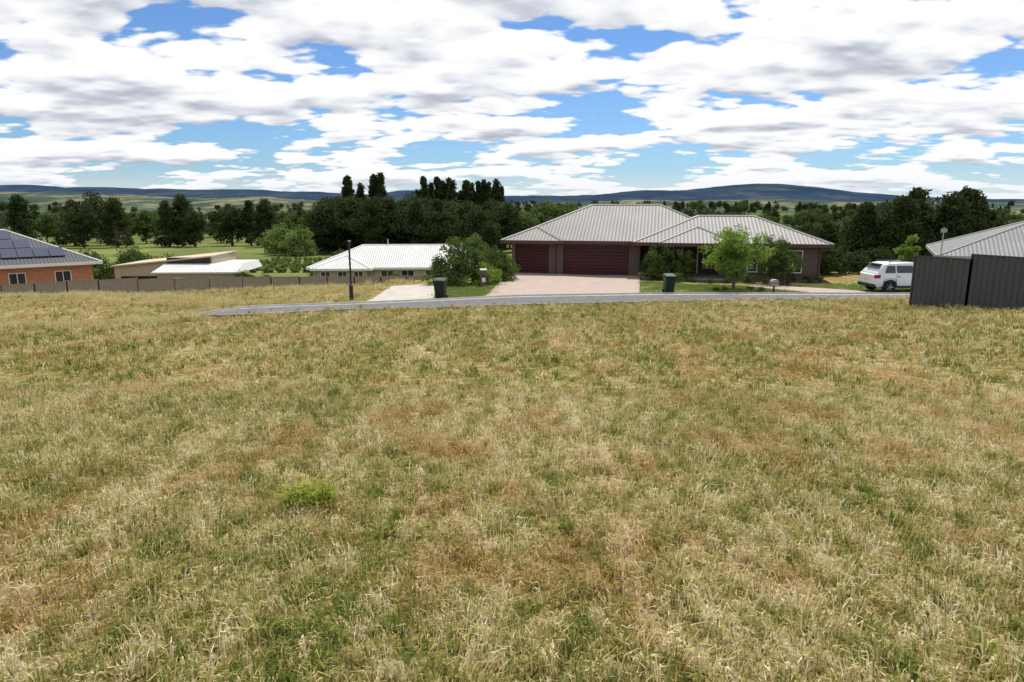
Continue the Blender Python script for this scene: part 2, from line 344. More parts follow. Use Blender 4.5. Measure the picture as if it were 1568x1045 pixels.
def tree_mesh(name,H_,W,kind,ncl,nl,ls,leafm,seed,trunk=.25,clr=None):
    r=np.random.default_rng(seed); mb=MB(); C=[]
    cents=[]
    for i in range(ncl):
        a=r.uniform(0,6.283)
        if kind=='round':
            v=r.normal(size=3); v/=np.linalg.norm(v); q=r.random()**.4
            wob=1+.22*math.sin(3*a+seed)+.15*math.sin(7*a)
            c=np.array([v[0]*W*q*wob,v[1]*W*q*wob,H_*(trunk+(1-trunk)/2)+v[2]*q*H_*(1-trunk)/2])
        elif kind=='dome':
            v=r.normal(size=3); v/=np.linalg.norm(v); q=r.random()**.35; v[2]=abs(v[2])
            wob=1+.18*math.sin(2*a+seed)+.14*math.sin(5*a)
            c=np.array([v[0]*W*q*wob,v[1]*W*q*wob,H_*.08+v[2]*q*H_*.85])
        elif kind=='pine':
            t=r.random()**.85; rad=W*(1-t)**.65*(.55+.45*r.random())*(1+.3*math.sin(9*t*3+a))
            c=np.array([math.cos(a)*rad,math.sin(a)*rad,H_*(trunk+(1-trunk)*t*.97)])
        elif kind=='poplar':
            t=r.random(); rad=W*math.sin(math.pi*min(.98,t*.8+.12))**.8*r.random()**.5
            c=np.array([math.cos(a)*rad,math.sin(a)*rad,H_*(.05+.95*t)])
        cents.append(c)
    tw=H_*.018+.02
    top=H_*(.9 if kind in('pine','poplar') else .72); segs=5; pts=[(0,0,-.3)]
    for i in range(1,segs+1): pts.append((r.normal(0,H_*.008)*i,r.normal(0,H_*.008)*i,top*i/segs))
    for i in range(segs): mb.tube(pts[i],pts[i+1],tw*(1.25-i/segs),tw*(1.25-(i+1)/segs)+.005,0,7,False)
    for c in cents[:min(ncl,26)]:
        zb=max(H_*.1,min(c[2]*.72,top)); f=zb/top*segs; i=min(int(f),segs-1); p0=Vector(pts[i]).lerp(Vector(pts[i+1]),f-i)
        mb.tube(p0,c,tw*.32,tw*.08,0,5,False)
    nb=len(mb.V); C=[.5]*nb
    clr=clr or W*.3
    LV=[];LC=[]
    for c in cents:
        cv=r.random()
        sr=clr*r.uniform(.6,1.25)
        p=r.normal(size=(nl,3)); p/=np.linalg.norm(p,axis=1)[:,None]; p*=(r.random((nl,1))**.5)*sr
        if kind=='poplar': p[:,2]*=2
        else: p[:,2]*=.75
        p+=c; p[:,2]=np.maximum(p[:,2],.03)
        a=r.normal(size=(nl,3)); a/=np.linalg.norm(a,axis=1)[:,None]; b=np.cross(a,r.normal(size=(nl,3))); b/=np.linalg.norm(b,axis=1)[:,None]
        sz=ls*r.uniform(.6,1.3,(nl,1))
        q=np.stack([p+a*sz,p+b*sz*.55,p-a*sz,p-b*sz*.55],1).reshape(-1,3)
        LV.append(q); v=np.clip(.1+cv*.45+r.random(nl)*.4,0,1); LC.append(np.repeat(v,4))
    LV=np.concatenate(LV);LC=np.concatenate(LC); n=len(LV)//4
    V=mb.V+[tuple(v) for v in LV.tolist()]; F=mb.F+[(nb+4*i,nb+4*i+1,nb+4*i+2,nb+4*i+3) for i in range(n)]
    me=bpy.data.meshes.new(name); me.from_pydata(V,[],F); me.materials.append(bark); me.materials.append(leafm)
    me.polygons.foreach_set('material_index',np.array([0]*len(mb.F)+[1]*n,dtype=np.int32))
    at=me.attributes.new('rnd','FLOAT','POINT'); at.data.foreach_set('value',np.array(C+LC.tolist(),dtype=np.float32)); me.update()
    return me
def put(name,me,x,y,sc=1,rz=None,parent=None,dz=0,sz=None):
    o=bpy.data.objects.new(name,me); o.location=(x,y,Hf(x,y)+dz); o.scale=(sc,sc,sz or sc); o.rotation_euler=(0,0,rng.uniform(0,6.28) if rz is None else rz)
    return link(o,parent)
put('street_tree',tree_mesh('street_tree',3.8,1.5,'round',105,85,.07,L_bright,3,.20,.45),12.9,39.6)
put('garden_tree',tree_mesh('garden_tree',3.2,1.1,'round',70,75,.065,L_mid,5,.14,.36),16.4,43.0)
put('garden_tree',tree_mesh('garden_tree',2.7,.8,'round',45,60,.065,L_mid,6,.1,.3),17.4,43.6)
wsh=tree_mesh('weeping_shrub',2.6,1.2,'dome',80,80,.065,L_mid,8,.1,.36)
put('garden_shrub',wsh,9.9,46.6,1.0); put('garden_shrub',tree_mesh('s2',2.3,.85,'dome',65,70,.06,L_mid,9,.1,.3),11.5,46.3,1.0)
bsh=tree_mesh('big_shrub',2.7,1.7,'dome',100,95,.08,L_mid,10,.1,.5)
put('garden_shrub',bsh,-3.5,43.5,1.05); put('garden_shrub',bsh,-1.2,45.2,.82,2.0)
put('garden_shrub',tree_mesh('s4',1.5,.9,'dome',50,60,.06,L_bright,12,.1,.3),-1.6,42.6,1.0)
put('garden_shrub',tree_mesh('s5',1.4,.5,'dome',30,50,.05,L_dark,13,.1,.22),18.3,45.0)
lowp=tree_mesh('low_plant',.55,.42,'dome',14,45,.045,L_mid,14,.1,.16)
for i,(a,d) in enumerate([(11.9,-4.2),(12.9,-3.6),(14.0,-3.9),(15.1,-3.6),(16.4,-3.4),(17.5,-3.6),(18.8,-3.3),(20.2,-2.6),(20.9,-2.4),(12.2,-1.6)]):
    p=hw(a,d); put('low_garden_plant',lowp,*p,rng.uniform(.7,1.3))
for p in ((11.6,38.6),(12.2,39.0),(13.7,39.1),(14.2,38.7)): put('low_garden_plant',lowp,*p,.6)
hdg=tree_mesh('hedge_bush',2.0,1.3,'dome',60,70,.09,L_dark,15,.1,.45)
for p in ((23.0,49.5),(25.0,50),(27,50.5),(22.6,53)): put('hedge_bush',hdg,*p,rng.uniform(.8,1.15))
put('garden_shrub',tree_mesh('yucca',3.3,.7,'dome',40,70,.11,L_bright,17,.1,.3),26.6,46.0)
RD=[tree_mesh('dist_round',10,4.2,'round',55,50,.38,L_mid,50+i,.14,1.5) for i in range(2)]
GR=[tree_mesh('dist_gum',10,3.6,'round',42,50,.34,L_grey,55+i,.25,1.3) for i in range(2)]
WL=[tree_mesh('dist_willow',8,4.2,'dome',55,50,.36,L_willow,60,.1,1.5)]
DK=[tree_mesh('dist_dark',10,3.1,'pine',70,70,.24,L_dark,70+i,.06,1.05) for i in range(3)]
DR=[tree_mesh('dist_darkround',10,3.7,'round',70,65,.28,L_dark,80+i,.08,1.3) for i in range(2)]
PO=[tree_mesh('dist_poplar',10,.72,'poplar',80,50,.22,L_dark,75+i,.05,.36) for i in range(3)]
e=empty('pine_tree_row')
for x_,h_ in [(-178,1.5),(-163,1.75),(-150,1.6),(-141,1.85),(-133,1.4),(-125,1.6),(-114,1.55),(-108,1.75),(-102,1.2),(-95,1.4),(-90,1.55),(-85,1.2),(-79,1.6),(-190,1.5),(-205,1.7),(-220,1.6)]:
    k=rng.integers(0,3); put('tree',(DK if rng.random()<.55 else DR)[k%2],x_+rng.normal(0,1),228+rng.normal(0,8),h_*.96,parent=e)
for x_ in np.arange(-215,-70,6.5):
    put('tree',RD[rng.integers(0,2)],x_+rng.normal(0,2),262+rng.normal(0,12),rng.uniform(.7,1.15),parent=e)
e=empty('poplar_tree_row')
for x_,h_ in [(-53,2.1),(-50.5,1.9),(-46.2,2.2),(-43.8,2.2),(-31,1.7),(-28.8,2.05),(-27,1.9),(-25.4,2.1),(-23.2,2.0),(-21.0,2.05),(-19.4,1.95),(-17,1.7),(-15,2.0),(-13,1.9),(-11.3,1.95),(-9.6,2.0),(-7.6,1.95),(-5.5,2.0),(-3.6,1.8)]:
    put('tree',PO[rng.integers(0,3)],x_,232+rng.normal(0,3),h_*rng.uniform(1.05,1.35),parent=e,sz=h_*1.04)
e=empty('woodland')
for i in range(105):
    x_=rng.uniform(-66,0); y_=rng.uniform(165,232); f=x_*230/y_
    if f<-64 or f>0: continue
    t=[DR,DK,RD,DR][rng.integers(0,4)]; hh=rng.uniform(1.15,1.65) if f<-30 else rng.uniform(1.05,1.5)
    put('tree',t[rng.integers(0,2)],x_,y_,hh*(.75+.25*y_/230),parent=e)
for x_,y_,s_ in [(-56,170,.95),(-51,166,.9),(-61,178,.9),(-8,150,.7)]:
    put('tree',WL[0],x_,y_,s_,parent=e)
for x_,y_,s_ in [(-30,120,.3),(-24,118,.35),(-10,118,.5),(-6,112,.5),(-17,110,.35),(9,205,1.35),(18,200,1.3),(13,215,1.0),(24,210,.9),(3,190,1.0)]:
    put('tree',RD[0],x_,y_,s_,parent=e)
e=empty('tree_belt')
for i in range(100):
    a=rng.uniform(.26,.85); y_=rng.uniform(88,150); x_=a*y_
    t=[GR,RD,DR,DR][rng.integers(0,4)]; put('tree',t[rng.integers(0,2)],x_,y_,rng.uniform(.5,.82)*(1+.003*(y_-88)),parent=e)
for x_,y_,s_ in [(47.5,84,1.0),(50,86,1.08),(53,84,1.02),(56,86,1.1),(59,88,1.0),(62,90,.85),(45,88,.92)]:
    put('tree',DK[rng.integers(0,3)],x_,y_,s_,parent=e); put('tree',DR[0],x_+1,y_+2,s_*.9,parent=e)
e=empty('distant_trees')
for i in range(520):
    y_=290*math.exp(rng.random()*2.2); x_=rng.uniform(-.85,.9)*y_
    if i%3==0: y_=[330,520,800,1200][i%4]+x_*.15
    for j in range(2): put('tree',[RD[0],DR[0],DK[1],GR[0]][rng.integers(0,4)],x_+rng.normal(0,9),y_+rng.normal(0,5),rng.uniform(.6,1.15)*(1+.0004*y_),parent=e)
gb=tree_mesh('garden_bushes',4.2,2.9,'dome',80,70,.17,L_mid,90,.1,.9)
for x_,y_,s_ in [(-46,74,.95),(-42,76,1.0),(-39.5,79,.8),(-49,72,.9)]: put('garden_bush',gb,x_,y_,s_)
for x_,y_,s_ in [(-26,66,.5),(-24.6,68,.4),(-11.5,68,.45),(-19.5,69,.3),(-2.2,66,.5),(-23,84,.6)]: put('garden_bush',gb,x_,y_,s_)
e=empty('vineyard')
vb=tree_mesh('vine',1.4,.9,'dome',14,40,.16,L_willow,95,.1,.4)
for r_ in range(9):
    for c_ in range(16): put('vine',vb,-52+c_*2.1+r_*.6,104+r_*5,rng.uniform(.7,1.1),parent=e)
# ------------------------------------------------------------ hills
def hills(name,prof,y0,y1,m,seed,amp):
    p=np.array(prof,float); xs_=np.linspace(p[0,0],p[-1,0],520); top=np.interp(xs_,p[:,0],p[:,1])
    k=np.ones(9)/9; top=np.convolve(np.pad(top,4,mode='edge'),k,'valid')
    r=np.random.default_rng(seed)
    for f in (.004,.009,.02,.05,.12): top=top+amp*np.sin(xs_*f+r.uniform(0,6))*(.004/f)**.5
    V=[];nv=26
    for j in range(nv+1):
        t=j/nv
        for i,x_ in enumerate(xs_):
            g=amp*2.2*math.sin(x_*.012+t*4+seed)*math.sin(t*math.pi)*.6
            if t<=.7: z=-25+(top[i]+25)*math.sin(t/.7*math.pi/2)**1.3+g
            else: z=-25+(top[i]+25)*math.cos((t-.7)/.3*math.pi/2)
            V.append((x_,y0+(y1-y0)*t+80*math.sin(x_*.003),z))
    n=len(xs_); F=[(j*n+i,j*n+i+1,(j+1)*n+i+1,(j+1)*n+i) for j in range(nv) for i in range(n-1)]
    return mesh_obj(name,V,F,m,smooth=True)
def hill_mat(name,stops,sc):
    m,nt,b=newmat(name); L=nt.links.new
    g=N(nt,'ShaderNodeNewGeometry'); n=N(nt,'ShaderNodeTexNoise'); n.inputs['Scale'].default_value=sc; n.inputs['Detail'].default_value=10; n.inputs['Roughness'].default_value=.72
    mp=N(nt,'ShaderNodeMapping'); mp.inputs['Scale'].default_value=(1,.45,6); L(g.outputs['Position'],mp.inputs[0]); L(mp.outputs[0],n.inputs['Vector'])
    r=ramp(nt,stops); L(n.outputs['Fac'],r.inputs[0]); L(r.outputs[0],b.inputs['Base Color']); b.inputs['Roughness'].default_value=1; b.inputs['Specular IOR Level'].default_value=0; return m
pr=[(-6500,80),(-4152,90),(-3308,116),(-3055,92),(-2675,100),(-2253,88),(-1916,90),(-1536,72),(-1198,60),(-776,66),(-640,94),(-500,74),(-354,50),(-17,42),(320,44),(574,56),(800,66),(933,100),(1080,82),(1250,84),(1418,96),(1530,122),(1680,128),(1850,114),(2009,96),(2304,72),(2600,44),(2937,26),(3308,16),(6500,14)]
farm=hill_mat('hazed_wooded_hills',[(.35,(.018,.034,.068)),(.52,(.028,.048,.08)),(.62,(.05,.07,.085)),(.74,(.11,.12,.10))],.004)  # woodland tones with aerial haze painted in as blue
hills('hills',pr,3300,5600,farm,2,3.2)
pl=[(-4500,30),(-2600,44),(-2000,40),(-1500,28),(-1150,18),(-800,8),(-400,2),(0,2),(500,5),(1000,8),(1500,4),(2200,0),(4500,0)]
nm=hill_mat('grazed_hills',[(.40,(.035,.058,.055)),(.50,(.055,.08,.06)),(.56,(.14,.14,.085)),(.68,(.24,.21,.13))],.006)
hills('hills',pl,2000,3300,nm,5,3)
# ------------------------------------------------------------ building materials
def brick_mat(name,c1,c2,mo,scale=1):
    m,nt,b=newmat(name); L=nt.links.new
    tc=N(nt,'ShaderNodeUVMap'); br=N(nt,'ShaderNodeTexBrick'); L(tc.outputs[0],br.inputs['Vector'])
    br.inputs['Color1'].default_value=(*c1,1);br.inputs['Color2'].default_value=(*c2,1);br.inputs['Mortar'].default_value=(*mo,1)
    br.inputs['Scale'].default_value=1; br.inputs['Brick Width'].default_value=.24; br.inputs['Row Height'].default_value=.086; br.inputs['Mortar Size'].default_value=.01
    L(br.outputs[0],b.inputs['Base Color']); b.inputs['Roughness'].default_value=.9
    bp=N(nt,'ShaderNodeBump'); bp.inputs['Strength'].default_value=.4; bp.inputs['Distance'].default_value=.01; bp.invert=True; L(br.outputs['Fac'],bp.inputs['Height']); L(bp.outputs[0],b.inputs['Normal'])
    return m
def roof_mat(name,col,pitch=.25,rough=.45):
    m,nt,b=newmat(name); L=nt.links.new
    uv=N(nt,'ShaderNodeUVMap'); sp=N(nt,'ShaderNodeSeparateXYZ'); L(uv.outputs[0],sp.inputs[0])
    a=N(nt,'ShaderNodeMath',operation='MULTIPLY'); a.inputs[1].default_value=6.2832/pitch; L(sp.outputs[0],a.inputs[0])
    s_=N(nt,'ShaderNodeMath',operation='SINE'); L(a.outputs[0],s_.inputs[0])
    p=N(nt,'ShaderNodeMapRange'); p.inputs[1].default_value=.2; p.inputs[2].default_value=.95; L(s_.outputs[0],p.inputs[0])
    g=N(nt,'ShaderNodeNewGeometry'); n=N(nt,'ShaderNodeTexNoise'); n.inputs['Scale'].default_value=.5; n.inputs['Detail'].default_value=5; L(g.outputs['Position'],n.inputs['Vector'])
    c=np.array(col); r=ramp(nt,[(.3,tuple(c*.9)),(.7,tuple(c*1.08))]); L(n.outputs['Fac'],r.inputs[0])
    mx=N(nt,'ShaderNodeMix',data_type='RGBA',blend_type='MULTIPLY'); mx.inputs[7].default_value=(.62,.62,.62,1); L(p.outputs[0],mx.inputs[0]); L(r.outputs[0],mx.inputs[6])
    L(mx.outputs[2],b.inputs['Base Color']); b.inputs['Roughness'].default_value=rough; b.inputs['Specular IOR Level'].default_value=.25
    bp=N(nt,'ShaderNodeBump'); bp.inputs['Strength'].default_value=.7; bp.inputs['Distance'].default_value=.03; L(p.outputs[0],bp.inputs['Height']); L(bp.outputs[0],b.inputs['Normal'])
    return m
brickD=brick_mat('dark_brick',(.14,.075,.055),(.08,.055,.045),(.18,.16,.14))
brickO=brick_mat('orange_brick',(.58,.19,.075),(.44,.13,.05),(.42,.33,.25))
roofG=roof_mat('grey_steel_roof',(.255,.245,.232),rough=.6); roofW=roof_mat('white_steel_roof',(.62,.62,.60),rough=.6); roofD=roof_mat('charcoal_roof',(.09,.09,.10)); roofM=roof_mat('mid_grey_roof',(.18,.185,.19),rough=.6)
capG=mat('roof_capping',(.34,.33,.31),.6,.05); capW=mat('white_capping',(.7,.7,.68),.5,.04)
fasc=mat('maroon_fascia',(.09,.045,.042),.5,.1); white=mat('white_paint',(.78,.77,.74),.5,.05); beige=mat('beige_render',(.50,.41,.30),.85,.06,2)
doorR=mat('maroon_garage_door',(.065,.014,.018),.45,.08); glass=mat('window_glass',(.03,.035,.04),.08,.1,spec=.6); dark=mat('dark_interior',(.02,.02,.02),.9,.1)
timber=mat('front_door_timber',(.09,.04,.03),.5,.2); black=mat('black_metal',(.025,.027,.03),.5,.1)
def hip(name,s0,s1,d0,d1,z,pitch,rm,cap,fm,parent,fh=.2):
    ls,ld=s1-s0,d1-d0; t=math.tan(math.radians(pitch))
    if ls>=ld:
        r=ld/2; a=(s0+r,d0+r,z+r*t); b=(s1-r,d0+r,z+r*t); c=[(s0,d0,z),(s1,d0,z),(s1,d1,z),(s0,d1,z)]
        F=[(0,1,5,4),(1,2,5),(2,3,4,5),(3,0,4),(3,2,1,0)]; hp=[(0,4),(3,4),(1,5),(2,5),(4,5)]
    else:
        r=ls/2; a=(s0+r,d0+r,z+r*t); b=(s0+r,d1-r,z+r*t); c=[(s0,d0,z),(s1,d0,z),(s1,d1,z),(s0,d1,z)]
        F=[(0,1,4),(1,2,5,4),(2,3,5),(3,0,4,5),(3,2,1,0)]; hp=[(0,4),(1,4),(2,5),(3,5),(4,5)]
    P=c+[a,b]; mesh_obj(name,P,F,rm,parent,uv=True)
    mb=MB()
    for i,j in hp: mb.tube(P[i],P[j],.09,.09,0,6)
    mb.obj(name+'_ridge_capping',cap,parent)
    g=MB(); w=.06
    g.box(s0-w,s1+w,d0-w,d0,z-fh,z+.03);g.box(s0-w,s1+w,d1,d1+w,z-fh,z+.03);g.box(s0-w,s0,d0,d1,z-fh,z+.03);g.box(s1,s1+w,d0,d1,z-fh,z+.03)
    g.obj(name+'_gutter_fascia',fm,parent)
def window(parent,s0,s1,z0,z1,d,name='window',fr=None,mull=1,axis=0,sx=1):
    fr=fr or white; mb=MB(); t=.06
    def bx(a0,a1,b0,b1,z0_,z1_,m):
        if axis==0: mb.box(a0,a1,b0,b1,z0_,z1_,m)
        else: mb.box(b0,b1,a0,a1,z0_,z1_,m)
    bx(s0,s1,d-.03,d+.05,z0,z1,1)
    bx(s0-t,s0,d-.07,d+.05,z0-t,z1+t,0);bx(s1,s1+t,d-.07,d+.05,z0-t,z1+t,0);bx(s0,s1,d-.07,d+.05,z1,z1+t,0);bx(s0,s1,d-.09,d+.05,z0-t,z0,0)
    for i in range(1,mull+1):
        c=s0+(s1-s0)*i/(mull+1); bx(c-.025,c+.025,d-.06,d-.031,z0,z1,0)
    return mb.obj(name,[fr,glass],parent)
h=empty('brick_house',(0,51,-3.56),HR)
w=MB()
w.box(0,.25,0,.35,-.5,2.45);w.box(2.76,3.83,0,.35,-.5,2.45);w.box(8.58,9.4,0,.35,-.5,2.45)
w.box(.25,2.76,0,.35,2.15,2.45);w.box(3.83,8.58,0,.35,2.15,2.45)
w.box(0,9.4,.35,10.8,-.8,2.452)
w.box(9.4,16,2.2,10.6,-.8,2.45)
w.box(16,21.2,-1.1,7.6,-.8,2.45)
w.obj('walls',brickD,h,uv=True)
for s0,s1,nm_ in ((.25,2.76,'single_garage_door'),(3.83,8.58,'double_garage_door')):
    g=MB(); n=9
    for i in range(n): g.box(s0,s1,.2+(.012 if i%2 else 0),.33,-.02+i*2.16/n,-.02+(i+1)*2.16/n-.018)
    g.obj(nm_,doorR,h)
pi=MB()
for s_ in (11.0,15.4): pi.box(s_-.2,s_+.2,-1.6,-1.2,-.3,2.45)
pi.obj('porch_piers',brickD,h,uv=True)
sl=MB(); sl.box(9.5,15.9,-1.9,2.15,-.4,.06); sl.obj('porch_slab',concrete,h)
dr=MB(); dr.box(12.4,13.4,2.1,2.25,.08,2.12,0); dr.box(12.3,12.4,2.05,2.25,.06,2.2,1);dr.box(13.4,13.5,2.05,2.25,.06,2.2,1);dr.box(12.3,13.5,2.05,2.25,2.2,2.3,1); dr.obj('front_door',[timber,white],h)
window(h,13.9,15.5,.5,2.0,2.2); window(h,10.0,11.7,.6,2.0,2.2)
window(h,18.9,20.0,.6,2.0,-1.1); window(h,16.6,17.8,.6,2.0,-1.1)
window(h,1,2.5,.9,2.0,21.2,axis=1)
hip('main_roof',-.55,16.6,-.55,11.3,2.47,23,roofG,capG,fasc,h)
hip('garage_roof',-.6,3.9,-1.0,7,2.475,22,roofG,capG,fasc,h)
hip('east_roof',8.9,21.8,-1.7,7.3,2.48,21,roofG,capG,fasc,h)
hip('porch_roof',10.6,15.9,-2.2,5,2.485,21,roofG,capG,fasc,h)
dp=MB(); dp.tube((9.35,-.06,0),(9.35,-.06,2.4),.04,.04); dp.tube((21.1,-1.16,0),(21.1,-1.16,2.4),.04,.04); dp.tube((3.3,-.06,0),(3.3,-.06,2.4),.04,.04); dp.obj('downpipes',fasc,h)
h=empty('white_roof_house',(-21.6,74,-7.75),math.radians(2))
w=MB(); w.box(0,19,0,9,-.6,2.45); w.box(.8,6,-1.2,0,-.6,2.44); w.obj('walls',beige,h,uv=True)
hip('main_roof',-.5,19.6,-.5,10,2.47,22,roofW,capW,white,h); hip('front_roof',.2,6.6,-1.8,5,2.475,20,roofW,capW,white,h)
for a in (1.2,3.0,4.7): window(h,a,a+.9,.7,2.1,-1.2)
for a in (7.4,9.6,12.2,15.3): window(h,a,a+1.3,.6,2.1,0)
vp=MB(); vp.tube((7.5,5,3),(7.5,5,5.2),.08,.08); vp.tube((16,4,3),(16,4,4.9),.1,.1); vp.obj('roof_vents',capG,h)
h=empty('beige_house',(-39.6,68,-7.3),math.radians(3))
w=MB()
b0=[(0,0,-.5),(9.6,0,-.5),(9.6,7,-.5),(0,7,-.5),(0,0,2.6),(9.6,0,3.55),(9.6,7,3.55),(0,7,2.6)]
w.add(b0,BF); w.box(5.2,12.6,-2.4,-.003,-.5,2.2); w.obj('walls',beige,h,uv=True)
r=MB(); r.add([(-.2,-.3,2.62),(9.7,-.3,3.6),(9.7,7.2,3.6),(-.2,7.2,2.62),(-.2,-.3,2.76),(9.7,-.3,3.74),(9.7,7.2,3.74),(-.2,7.2,2.76)],BF); r.obj('skillion_roof',beige,h)
r=MB(); r.add([(4.9,-2.9,2.2),(13.2,-2.9,2.2),(13.0,-.31,2.2),(5.1,-.31,2.2),(4.9,-2.9,2.34),(13.2,-2.9,2.34),(12.6,-.31,2.95),(5.1,-.31,2.95)],BF); r.add([(9.8,-.31,2.2),(13.0,-.31,2.2),(13.0,5,2.2),(9.8,5,2.2),(9.8,-.31,2.95),(12.6,-.31,2.95),(12.6,5,2.9),(9.8,5,2.9)],BF); r.obj('white_roof',roofW,h,uv=True)
g=MB(); g.box(.6,4.9,-.03,.05,.1,1.7); g.obj('garage_opening',dark,h)
window(h,6.2,8.2,.4,1.7,-2.4); window(h,10.0,11.6,.4,1.7,-2.4)
so=MB(); so.box(5.3,9.5,-.25,-.1,2.98,3.55); so.obj('dark_clerestory',black,h)
ang=math.atan2(4,4.5)
h=empty('orange_brick_house',(-48.9,42.9,-5.65),ang)
Lh=math.hypot(14.5,13.1)
w=MB(); w.box(0,Lh,0,10,-1.5,2.55); w.obj('walls',brickO,h,uv=True)
hip('roof',-.6,Lh+.6,-.6,10.6,2.57,24,roofD,capW,white,h)
window(h,Lh-2.6,Lh-1.6,1.0,1.9,0,mull=1);window(h,Lh-5.6,Lh-4.6,1.0,1.9,0,mull=1);window(h,Lh-9.5,Lh-8,.8,1.9,0)
tp=math.tan(math.radians(24)); sp_=MB()
solar=mat('solar_panel',(.015,.022,.06),.12,.1,spec=.8)
for i in range(14):
    for j in range(3):
        s0=3.2+i*1.05;d0=.35+j*1.45
        if s0+1>Lh+.6-(d0+1.9): continue
        z0=2.57+(d0+.6)*tp+.1; z1=2.57+(d0+.6+1.35)*tp+.1
        sp_.add([(s0,d0,z0),(s0+1,d0,z0),(s0+1,d0+1.35,z1),(s0,d0+1.35,z1),(s0,d0,z0+.04),(s0+1,d0,z0+.04),(s0+1,d0+1.35,z1+.04),(s0,d0+1.35,z1+.04)],BF)
sp_.obj('solar_panels',solar,h)
h=empty('grey_roof_house',(29.7,47.0,-4.05),math.radians(-28))
w=MB(); w.box(0,18,0,12,-.5,2.1); w.obj('walls',brickD,h,uv=True)
hip('roof',-.5,18.5,-.5,12.5,2.12,21,roofM,capG,capG,h)
window(h,2,3.6,.6,1.8,0);window(h,6,7.6,.6,1.8,0)
# ------------------------------------------------------------ fences
def fence(name,pts,m,pm,height=None,panel=2.35,pitch=.2,dep=.035):
    e=empty(name)
    mb=MB(); ps=MB()
    for (x0,y0,z0),(x1,y1,z1) in zip(pts[:-1],pts[1:]):
        L_=math.hypot(x1-x0,y1-y0); n=max(1,round(L_/panel)); tx,ty2=(x1-x0)/L_,(y1-y0)/L_; nx_,ny_=ty2,-tx
        for k in range(n):
            a=L_*k/n;b=L_*(k+1)/n
            if height: zt=max(Hf(x0+tx*a,y0+ty2*a),Hf(x0+tx*b,y0+ty2*b))+height
            else: zt=z0+(z1-z0)*(k+.5)/n
            off=[];t=a
            while t<b-1e-6:
                for dt,o in ((0,0),(.35*pitch,0),(.5*pitch,dep),(.85*pitch,dep)): off.append((min(t+dt,b),o))
                t+=pitch
            off.append((b,0)); V=[]
            for t,o in off:
                X_=x0+tx*t+nx_*o;Y_=y0+ty2*t+ny_*o
                V+=[(X_,Y_,Hf(X_,Y_)-.15),(X_,Y_,zt)]
            F=[(2*i,2*i+2,2*i+3,2*i+1) for i in range(len(off)-1)]
            mb.add(V,F)
            for t in (a,b):
                X_=x0+tx*t;Y_=y0+ty2*t; ps.tube((X_,Y_,Hf(X_,Y_)-.2),(X_,Y_,zt+.03),.045,.045,0,4)
            A=(x0+tx*a+nx_*.015,y0+ty2*a+ny_*.015,zt);B=(x0+tx*b+nx_*.015,y0+ty2*b+ny_*.015,zt)
            ps.tube(A,B,.035,.035,0,4)
    mb.obj('panels',m,e); ps.obj('posts_and_rails',pm,e)
fd=mat('charcoal_steel_fence',(.075,.08,.085),.55,.08); fdp=mat('charcoal_steel_post',(.05,.052,.056),.5,.08)
fence('steel_fence',[(15.3,26,0),(17.2,22.4,0),(22.8,11.8,0)],fd,fdp,height=1.74,panel=2.0)
ft=mat('taupe_steel_fence',(.30,.26,.215),.6,.08); ftp=mat('taupe_steel_post',(.24,.205,.17),.6,.08)
fence('boundary_fence',[(-62,47,-3.9),(-36.1,48,-4.1),(-30.4,50,-3.9),(-22.2,56,-4.4),(-7.1,60.5,-4.75)],ft,ftp)
# ------------------------------------------------------------ wheelie bins
bg=mat('bin_green_plastic',(.010,.024,.015),.45,.1); lidg=mat('bin_lid_green',(.02,.06,.025),.5,.1); rub=mat('rubber',(.02,.02,.02),.85,.1)
def bin_(x,y,rz,lid):
    e=empty('wheelie_bin',(x,y,Hf(x,y)+.03),rz); mb=MB()
    b=[(-.22,-.2,.04),(.22,-.2,.04),(.22,.24,.04),(-.22,.24,.04),(-.28,-.32,.93),(.28,-.32,.93),(.28,.33,.93),(-.28,.33,.93)]
    mb.add(b,BF); mb.box(-.31,.31,-.35,.36,.9,.945); mb.box(-.1,.1,-.3,-.27,.55,.7); mb.obj('body',bg,e,bevel=.02)
    l=MB(); l.add([(-.31,-.38,.95),(.31,-.38,.95),(.31,.36,.95),(-.31,.36,.95),(-.27,-.33,1.0),(.27,-.33,1.0),(.28,.33,1.07),(-.28,.33,1.07)],BF); l.obj('lid',lid,e,bevel=.015)
    w_=MB(); w_.tube((-.29,.27,.1),(-.23,.27,.1),.1,.1,0,14);w_.tube((.23,.27,.1),(.29,.27,.1),.1,.1,0,14);w_.tube((-.25,.27,.1),(.25,.27,.1),.012,.012); w_.tube((-.25,.43,.96),(.25,.43,.96),.018,.018); w_.tube((-.2,.34,.93),(-.2,.43,.96),.018,.018);w_.tube((.2,.34,.93),(.2,.43,.96),.018,.018); w_.obj('wheels_and_handle',rub,e)
bin_(-3.65,34.6,math.radians(-10),lidg); bin_(8.75,37.9,math.radians(5),lidg)
